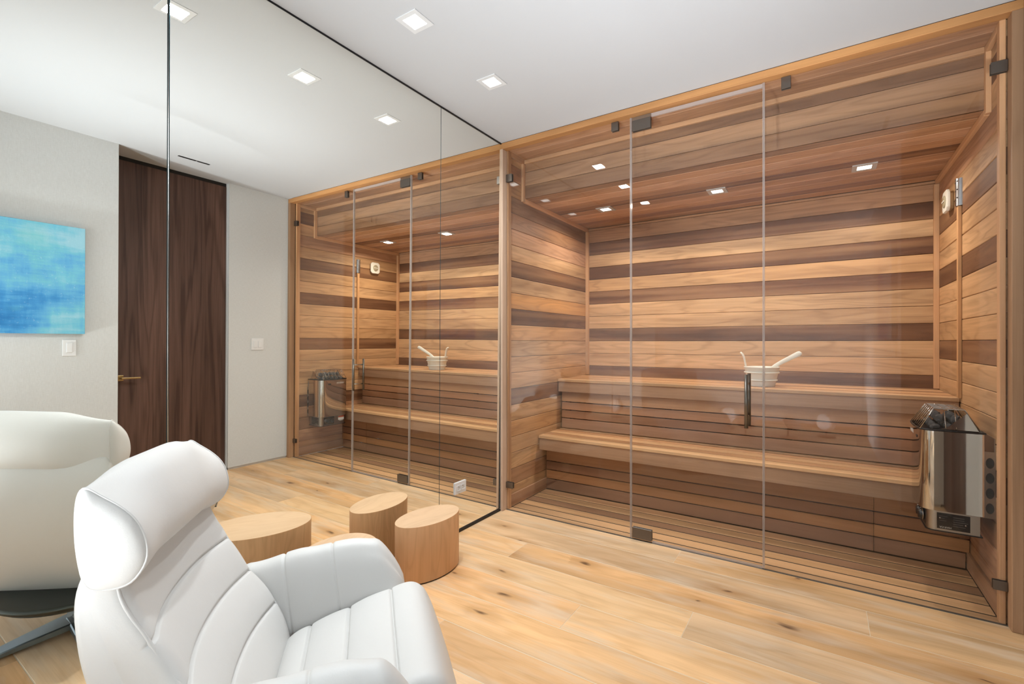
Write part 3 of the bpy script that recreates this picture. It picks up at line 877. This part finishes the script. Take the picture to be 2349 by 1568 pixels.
lb = box('warning_label', xk-.0014, xk-.0002, hy0+.215, hy0+.285, .352, .392, WHITE_PLASTIC, ht)
box('label_band', xk-.0018, xk-.0014, hy0+.215, hy0+.285, .378, .392, ORANGE, lb)
box('label_band', xk-.0018, xk-.0014, hy0+.228, hy0+.272, .342, .350, PRINT, lb)
# type plate on the near side of the base
yp = hy0+.008
pl = box('type_plate', hx0+.055, hx1-.045, yp-.0012, yp-.0001, .322, .396, PLATE_BLACK, ht)
def text_mesh(name, s, size, mat, M, parent, ext=.0004):
    cu = bpy.data.curves.new(name, 'FONT'); cu.body = s; cu.size = size; cu.extrude = ext; cu.align_x = 'CENTER'; cu.align_y = 'CENTER'
    ob = bpy.data.objects.new('tmp', cu); COL.objects.link(ob)
    dg = bpy.context.evaluated_depsgraph_get()
    me = bpy.data.meshes.new_from_object(ob.evaluated_get(dg)); me.name = name
    bpy.data.objects.remove(ob, do_unlink=True)
    me.transform(M); me.materials.clear()
    return link(name, me, mat, parent)
def frame_m(cols, loc):
    M = Matrix.Identity(4)
    for j, c in enumerate(cols):
        for i in range(3): M[i][j] = c[i]
    for i in range(3): M[i][3] = loc[i]
    return M
# lettering on the front (faces -x): reads along -y, up +z
text_mesh('logo', 'HARVIA', .026, LOGO, frame_m(((0, -1, 0), (0, 0, 1), (-1, 0, 0)), (hx0-.0103, hy0+.215, hz1-.035)), ht)
box('logo_badge', hx0-.0085, hx0-.0065, hy0+.075, hy0+.13, hz1-.048, hz1-.036, BLACK, ht)
# lettering on the type plate (near side, faces -y), mounted upside down
text_mesh('plate_text', 'HARVIA', .012, PRINT, frame_m(((-1, 0, 0), (0, 0, -1), (0, -1, 0)), (hx0+.085, yp-.0014, .331)), pl)
bm = bmesh.new()
for i in range(5):
    add_box(bm, hx0+.112, hx0+.112+random.uniform(.03, .052), yp-.0015, yp-.0012, .340+.010*i, .3425+.010*i)
    if i > 1: add_box(bm, hx0+.062, hx0+.062+random.uniform(.02, .042), yp-.0015, yp-.0012, .340+.010*i, .342+.010*i)
from_bm('plate_print', bm, simple('dim_print', (96, 92, 88), .5), pl)
for xs_, zs_ in ((hx0+.066, .372), (hx0+.155, .352)):
    tube('rivet', [(xs_, yp-.0012, zs_), (xs_, yp-.0028, zs_)], .0035, STEEL, pl, 10)
# wall bracket with holes
br = box('wall_bracket', hx1, XR-.0006, hy0+.012, hy0+.016, .40, .70, STEEL, ht)
for i in range(4):
    z = .445+.068*i
    bm = bmesh.new()
    add_prism(bm, [(XR-.019+.014*math.cos(a), z+.024*math.sin(a)) for a in [2*math.pi*k/18 for k in range(18)]], hy0+.0113, hy0+.0119, 'y')
    from_bm('bracket_hole', bm, DARK_GAP, br)
box('back_plate', XR-.0038, XR-.0006, hy0+.02, hy1-.02, .42, .76, STEEL, ht)
# black inner tray and peaked end sheet
box('stone_tray', hx0+.02, hx1-.01, hy0+.012, hy1-.012, hz1-.022, hz1-.012, BLACK, ht)
bm = bmesh.new()
add_prism(bm, [(hx0+.05, hz1), (hx1-.01, hz1), (hx1-.055, hz1+.088), (hx0+.10, hz1+.024)], hy0+.012, hy0+.016, 'y'); from_bm('end_sheet', bm, CHROME, ht)
bm = bmesh.new()
add_prism(bm, [(hx0+.05, hz1), (hx1-.01, hz1), (hx1-.055, hz1+.088), (hx0+.10, hz1+.024)], hy1-.016, hy1-.012, 'y'); from_bm('end_sheet', bm, CHROME, ht)
# twisted rim rope and wire guard
rim = [(p[0]+(.004 if p[0] > 2.4 else -.002), p[1], hz1+.003) for p in dense]
tube('rim', rim, .0045, BLACK, ht, 8, True)
gx0, gx1, gz = hx0+.05, hx1-.055, hz1+.100
tube('guard_rail', [(gx0, hy0+.05, gz), (gx1, hy0+.05, gz), (gx1, hy1-.05, gz), (gx0, hy1-.05, gz)], .0026, CHROME, ht, 6, True)
for i in range(8):
    y = hy0+.022+(hy1-hy0-.044)*i/7
    yt = min(max(y, hy0+.05), hy1-.05)
    tube('guard_wire', [(hx0-.004, y, hz1+.004), (gx0, yt, gz), (gx1, yt, gz), (hx1-.004, y, hz1+.004)], .0021, CHROME, ht, 6)
for xg in (gx0+.037, gx0+.074):
    tube('guard_wire', [(xg, hy0+.006, hz1+.004), (xg, hy0+.05, gz), (xg, hy1-.05, gz), (xg, hy1-.006, hz1+.004)], .0021, CHROME, ht, 6)
for f_ in (.4, .75):
    tube('guard_wire', [(hx0-.004+(gx0-hx0+.004)*f_, hy0+.022+.028*f_, hz1+.004+(gz-hz1-.004)*f_), (hx0-.004+(gx0-hx0+.004)*f_, hy1-.022-.028*f_, hz1+.004+(gz-hz1-.004)*f_)], .0021, CHROME, ht, 6)
# stones lying in the basket
def stone_mesh(i):
    bm = bmesh.new(); bmesh.ops.create_icosphere(bm, subdivisions=2, radius=1.0)
    rr = random.Random(100+i)
    from mathutils import noise as mn
    for v in bm.verts:
        d = mn.noise(v.co*1.3+Vector((i*7.1, 0, 0)))*.35+mn.noise(v.co*3.1+Vector((0, i*3.3, 0)))*.12
        v.co *= 1+d
        v.co.x = max(-.82, min(.82, v.co.x)); v.co.z = max(-.78, min(.78, v.co.z))
    me = bpy.data.meshes.new('stone'); bm.to_mesh(me); bm.free(); me.materials.append(STONE)
    return me
SM = [stone_mesh(i) for i in range(5)]
rs = random.Random(3)
def put_stone(x, y, z, s):
    o = bpy.data.objects.new('heater_stone', SM[rs.randrange(5)]); COL.objects.link(o)
    o.location = (x, y, z); o.scale = (s*1.05, s, s*.9); o.rotation_euler = (rs.uniform(0, 6), rs.uniform(0, 6), rs.uniform(0, 6))
    tag(o, 'rough grey stone in the basket of the sauna heater', 'stone', 'stones in the heater basket')
for ix in range(3):
    for iy in range(5):
        put_stone(hx0+.056+ix*.051+rs.uniform(-.001, .001), hy0+.056+iy*.052+rs.uniform(-.002, .002), hz1+.013+rs.uniform(-.002, .002), rs.uniform(.0175, .0195))
for ix in range(2):
    for iy in range(4):
        put_stone(hx0+.078+ix*.056+rs.uniform(-.002, .002), hy0+.078+iy*.055+rs.uniform(-.002, .002), hz1+.052+rs.uniform(-.002, .003), rs.uniform(.0205, .0225))

# ---------------------------------------------------------------- side tables
def ell_table(cx, cy, a, b, th, h, label):
    t = empty('side_table', (cx, cy, 0), 0); tag(t, label, 'side table', 'oval drum side tables')
    n = 72
    def ring(s, z): return [Vector((cx+s*a*math.cos(q)*math.cos(th)-s*b*math.sin(q)*math.sin(th), cy+s*a*math.cos(q)*math.sin(th)+s*b*math.sin(q)*math.cos(th), z)) for q in [2*math.pi*k/n for k in range(n)]]
    bm = bmesh.new(); loft(bm, [ring(.985, .006), ring(1, .009), ring(1, h-.0015), ring(.997, h-.0004)], True)
    me_o = from_bm('drum', bm, None, None, False)
    # local X of the drum runs upright so that its grain does too
    M = Matrix(((0, 0, 1), (0, 1, 0), (-1, 0, 0)))
    T = Matrix.Translation((cx, cy, 0)) @ M.inverted().to_4x4()
    me_o.data.transform(T.inverted())
    me_o.location = (cx, cy, 0); me_o.rotation_euler = M.inverted().to_euler()
    me_o.data.materials.append(TABLE_WOOD)
    for p in me_o.data.polygons: p.use_smooth = len(p.vertices) == 4
    par(me_o, t)
    bm = bmesh.new(); loft(bm, [ring(.995, h-.0006), ring(.993, h)], True); top = from_bm('table_top', bm, None, None)
    T = Matrix.Translation((cx, cy, 0)) @ Matrix.Rotation(th, 4, 'Z'); top.data.transform(T.inverted())
    top.location = (cx, cy, 0); top.rotation_euler = (0, 0, th); top.data.materials.append(TABLE_TOP); par(top, t)
    bm = bmesh.new(); loft(bm, [ring(.96, 0), ring(.96, .006)], True); from_bm('plinth', bm, BLACK, t)
    return t
ell_table(.181, -.926, .1953, .1154, 1.476, .2865, 'smaller oval oak drum table nearest the sauna')
ell_table(.2824, -1.5705, .2348, .1579, 2.0363, .3414, 'larger oval oak drum table behind the chair arm')
# ---------------------------------------------------------------- armchair (local X forward, Y to its left, built round the headrest)
PSI = R(50.0)
CB = Vector((.54, -2.245, 0)); FWD = Vector((math.cos(PSI), math.sin(PSI), 0)); LFT = Vector((-math.sin(PSI), math.cos(PSI), 0))
CX = .22                                          # swivel column on the chair's own axis
ch = empty('armchair', CB+FWD*CX, PSI)
tag(ch, 'white leather swivel lounge chair with winged headrest facing the sauna', 'armchair')
def cl(p): return Vector((p[0]-CX, p[1], p[2]))
def cpart(name, bm, mat=LEATHER, parent=None, smooth=True):
    o = from_bm(name, bm, mat, None, smooth)
    o.parent = parent if parent is not None else ch
    return o
def smooth01(t): t = max(0.0, min(1.0, t)); return t*t*(3-2*t)
def lerp(a, b, t): return a+(b-a)*t
def lerp_path(keys, t):
    """Piecewise-linear smooth lookup: keys [(t, v)...]."""
    for (t0, v0), (t1, v1) in zip(keys[:-1], keys[1:]):
        if t <= t1: return lerp(v0, v1, smooth01((t-t0)/(t1-t0)))
    return keys[-1][1]

# headrest: sections across its width; the ends are the broad side caps
HW, HY = .277, -.013
mid = [(-.020, .927), (.020, .908), (.046, .868), (.063, .820), (.066, .772), (.046, .734), (.006, .714), (-.045, .710), (-.078, .738), (-.088, .795), (-.084, .858), (-.060, .908)]
end = [(-.044, .904), (-.020, .888), (.014, .862), (.040, .832), (.055, .792), (.055, .750), (.030, .712), (-.010, .703), (-.042, .714), (-.056, .772), (-.060, .838), (-.056, .888)]
def head_section(y, k=1.0):
    s = smooth01((abs(y)/HW-.30)/.70)
    # the far corner of the photo shows a slightly drooping tip; both ends behave the same
    c = [Vector((lerp(m[0], e[0], s)+.012*s*s, y, lerp(m[1], e[1], s)+.006-.036*y)) for m, e in zip(mid, end)]
    cen = sum(c, Vector())/len(c)
    k *= 1-.02*max(0.0, (abs(y)/HW-.86)/.14)**2
    c = [cen+(p-cen)*k+Vector((0, HY, 0)) for p in c]
    return catmull(c, 48)
NS = 44
rings = []
capk = [(.0165, .25), (.0155, .50), (.0125, .74), (.0075, .90), (.003, .972)]
for dy, k in capk: rings.append([cl(p) for p in head_section(-HW, k)]); [setattr(p, 'y', p.y-dy) for p in rings[-1]]
for i in range(NS+1): rings.append([cl(p) for p in head_section(-HW+2*HW*i/NS)])
for dy, k in reversed(capk): rings.append([cl(p) for p in head_section(HW, k)]); [setattr(p, 'y', p.y+dy) for p in rings[-1]]
bm = bmesh.new(); loft(bm, rings)
head = cpart('headrest', bm)
for sgn in (-1, 1):
    sec = [cl(p) for p in head_section(sgn*HW, 1.0)]
    bm = bmesh.new(); add_tube(bm, sec, .0026, 8, True); cpart('piping', bm, LEATHER, head)

# cushions whose front is ribbed by seams: profile lofted across the width
def ribbed(front, back, ys, half, grooves, depth, puff, shape, edge_r=.03, nf=150, name='cushion', yscale=None):
    """front / back: control polylines (x, z) listed from top to bottom; grooves at fractions of the front length."""
    ff = catmull([(p[0], 0, p[1]) for p in front], 400, False)
    Ls = [0]
    for a, b in zip(ff[:-1], ff[1:]): Ls.append(Ls[-1]+(b-a).length)
    T = Ls[-1]
    # sample positions, denser round the seams
    ts = sorted(set([i/nf for i in range(nf+1)] + [min(1, max(0, g+d)) for g in grooves for d in (-.012, -.008, -.005, -.0025, 0, .0025, .005, .008, .012)]))
    def at(t):
        d = t*T
        lo, hi = 0, len(Ls)-1
        while hi-lo > 1:
            m = (lo+hi)//2
            if Ls[m] <= d: lo = m
            else: hi = m
        f = (d-Ls[lo])/max(Ls[hi]-Ls[lo], 1e-9); f = max(0, min(1, f))
        p = ff[lo].lerp(ff[hi], f); tg = (ff[hi]-ff[lo]).normalized()
        return p, Vector((tg.z*-1, 0, tg.x))       # outward normal (towards the sitter)
    bk = catmull([(p[0], 0, p[1]) for p in reversed(back)], 40, False)
    gs = [0.0]+list(grooves)+[1.0]
    rings = []
    for y in ys:
        e = max(0.0, (abs(y)-(half-edge_r))/edge_r); rnd = 1-math.sqrt(max(0.0, 1-min(1, e)**2))
        ring = []
        for t in ts:
            p, nrm = at(t)
            g = max(math.exp(-((t-q)*T/.0042)**2) for q in grooves) if grooves else 0
            k = max(i for i in range(len(gs)) if gs[i] <= t+1e-9); k = min(k, len(gs)-2)
            u = (t-gs[k])/(gs[k+1]-gs[k])
            pf = math.sin(math.pi*max(0, min(1, u)))**.7
            q = p + nrm*(puff*pf*(1-e*.6) - depth*g*(1-.5*min(1, e)))
            q = Vector(q); dx, dz, yy = shape(y, t)
            q.x += dx; q.z += dz
            q = q - nrm*rnd*edge_r*.9
            ring.append(Vector((q.x, yy, q.z)))
        for j, p in enumerate(bk):
            q = Vector(p); f = j/(len(bk)-1)
            dx, dz, yy = shape(y, 1-f)
            c0, nn = at(1-f)
            q.x += dx*.55; q.z += dz*.5
            q = q + nn*rnd*edge_r*.55
            ring.append(Vector((q.x, yy, q.z)))
        rings.append([cl(p) for p in ring])
    bm = bmesh.new(); loft(bm, rings)
    return bm
def yrow(half, n=34, r=.03):
    a = [-half+r*(1-math.cos(math.pi/2*i/5)) for i in range(6)]
    m = [-half+r+(2*half-2*r)*i/n for i in range(1, n)]
    return a+m+[-v for v in reversed(a)]

# backrest
bfront = [(.030, .770), (.012, .715), (.022, .660), (.052, .600), (.088, .530), (.130, .465), (.175, .400), (.215, .335), (.250, .270), (.262, .225)]
bback = [(-.045, .765), (-.070, .700), (-.072, .620), (-.056, .530), (-.020, .430), (.030, .330), (.085, .245), (.120, .205)]
def bshape(y, t):
    s = abs(y)/.275
    wid = lerp_path([(0, .97), (.25, 1.0), (.55, 1.0), (1, .93)], t)
    dx = (.050*s**2.2)*lerp_path([(0, .5), (.3, .9), (.7, .9), (1, .2)], t) - .022
    return dx, .0, y*wid
bm = ribbed(bfront, bback, yrow(.275), .275, (.30, .50, .715), .0075, .010, bshape, .03)
back = cpart('backrest', bm)
# raised welt that runs along the front edge of each side
for sgn in (-1, 1):
    pts = []
    ff = catmull([(p[0], 0, p[1]) for p in bfront], 40, False)
    for i, p in enumerate(ff[3:36]):
        t = (i+3)/39; dx, dz, yy = bshape(sgn*.262, t)
        pts.append(cl((p.x+dx-.010, yy*1.02, p.z)))
    bm = bmesh.new(); add_tube(bm, pts, .0042, 8); cpart('welt', bm, LEATHER, back)

# seat with its rounded front that runs down into the leg flap
sfront = [(.235, .262), (.300, .296), (.370, .318), (.445, .342), (.520, .364), (.580, .382), (.622, .384), (.652, .366), (.676, .325), (.698, .268), (.722, .195), (.745, .120)]
sback = [(.215, .215), (.300, .195), (.420, .195), (.540, .200), (.610, .190), (.660, .130), (.700, .100)]
def sshape(y, t):
    s = abs(y)/.255
    return -.012*s**3*smooth01((t-.55)/.3), .010*s**2*(1-smooth01((t-.5)/.3)), y*lerp_path([(0, .96), (.5, 1), (.75, 1.0), (1, .9)], t)
bm = ribbed(sfront, sback, yrow(.255, 30), .255, (.115, .285, .475), .0070, .009, sshape, .035)
seat = cpart('seat', bm)

# arms: thick pads leaning outwards, rounded in front
def arm(sgn):
    rings = []
    xs = [.085+.0*i for i in range(0)]
    N_ = 60
    X0, X1 = .085, .618
    seams = (.255, .405)
    pos = sorted(set([i/N_ for i in range(N_+1)]+[((s-X0)/(X1-X0))+d for s in seams for d in (-.010, -.006, -.003, 0, .003, .006, .010)]))
    for t in pos:
        X = lerp(X0, X1, t)
        e = max(0.0, (t-.84)/.16); e0 = max(0.0, (.06-t)/.06)
        rnd = math.sqrt(max(0.0, 1-e**2.2)); rnd0 = math.sqrt(max(0.0, 1-e0**2))
        ztop = lerp_path([(0, .445), (.12, .478), (.45, .508), (.72, .520), (.86, .512), (1, .470)], t)
        zbot = lerp(.215, .330, smooth01(t*1.0))
        k = max(.16, min(rnd, rnd0))
        zc = zbot+.03
        ztop = zc+(ztop-zc)*max(k, .20)
        yi_b, yi_t, yo_b, yo_t = .247, .292, .330, .372
        yc = .31
        P = [(yi_b, zbot+.03), (yi_b+.006, lerp(zbot, ztop, .35)), (lerp(yi_b, yi_t, .55), lerp(zbot, ztop, .70)), (yi_t-.004, ztop-.028), (yi_t+.014, ztop-.006),
             (.333, ztop), (.356, ztop-.010), (yo_t, ztop-.036), (yo_t-.006, lerp(zbot, ztop, .60)), (yo_b+.018, lerp(zbot, ztop, .28)), (yo_b, zbot+.01), (.285, zbot)]
        P = [((yc+(y-yc)*(.35+.65*k)), z) for y, z in P]
        g = max(math.exp(-((X-s)/.004)**2) for s in seams)
        pts = []
        sec = catmull([(0, y, z) for y, z in P], 44)
        cen = sum(sec, Vector())/len(sec)
        for p in sec:
            q = cen+(p-cen)*(1-.055*g)
            h = (q.z-.25)/.25
            pts.append(cl((X-.038*max(0, h)*(1.0), sgn*q.y, q.z)))
        rings.append(pts)
    bm = bmesh.new(); loft(bm, rings)
    return cpart('armrest', bm)
for sgn in (1, -1): arm(sgn)
# recline button near the front of the right arm
bm = bmesh.new(); add_lathe(bm, [(0, 0), (.011, 0), (.011, .004), (.008, .006), (0, .006)], 20); 
bmesh.ops.rotate(bm, verts=bm.verts, cent=(0, 0, 0), matrix=Matrix.Rotation(R(90), 3, 'Y'))
bmesh.ops.translate(bm, verts=bm.verts, vec=cl((.585, -.33, .40))); cpart('recline_button', bm, STEEL)

# swivel base: dark dish, column, four blades
def dish(z0, z1, a, b, cx):
    n = 48
    def ring(s, z): return [Vector((cx+s*a*math.cos(2*math.pi*k/n), s*b*math.sin(2*math.pi*k/n), z)) for k in range(n)]
    bm = bmesh.new(); loft(bm, [ring(.25, z0), ring(.6, z0+.006), ring(.9, lerp(z0, z1, .45)), ring(1, lerp(z0, z1, .8)), ring(1, z1), ring(.94, z1)])
    return bm
cpart('seat_shell', dish(.150, .212, .285, .275, .22-CX-.005), CHAIR_SHELL)
bm = bmesh.new(); add_lathe(bm, [(.0, .030), (.045, .030), (.045, .045), (.030, .060), (.028, .150), (.0, .150)], 28); cpart('column', bm, CHAIR_SHELL)
for a in (40, 140, 220, 320):
    ca, sa = math.cos(R(a)), math.sin(R(a))
    rings = []
    for r_, w_, zt, zb in ((.0, .060, .050, .026), (.06, .052, .047, .022), (.18, .038, .034, .012), (.290, .027, .019, .004), (.308, .018, .015, .004)):
        u = Vector((ca, sa, 0)); v = Vector((-sa, ca, 0)); c = u*r_
        rings.append([c+v*w_+Vector((0, 0, zt-.004)), c+v*(w_-.004)+Vector((0, 0, zt)), c-v*(w_-.004)+Vector((0, 0, zt)), c-v*w_+Vector((0, 0, zt-.004)), c-v*w_+Vector((0, 0, zb)), c+v*w_+Vector((0, 0, zb))])
    bm = bmesh.new(); loft(bm, rings); lg = cpart('base_leg', bm, CHAIR_METAL, None, False)
    bm = bmesh.new(); add_lathe(bm, [(0, 0), (.012, 0), (.012, .005), (0, .005)], 16, (ca*.28, sa*.28, 0)); cpart('glide', bm, BLACK, lg)
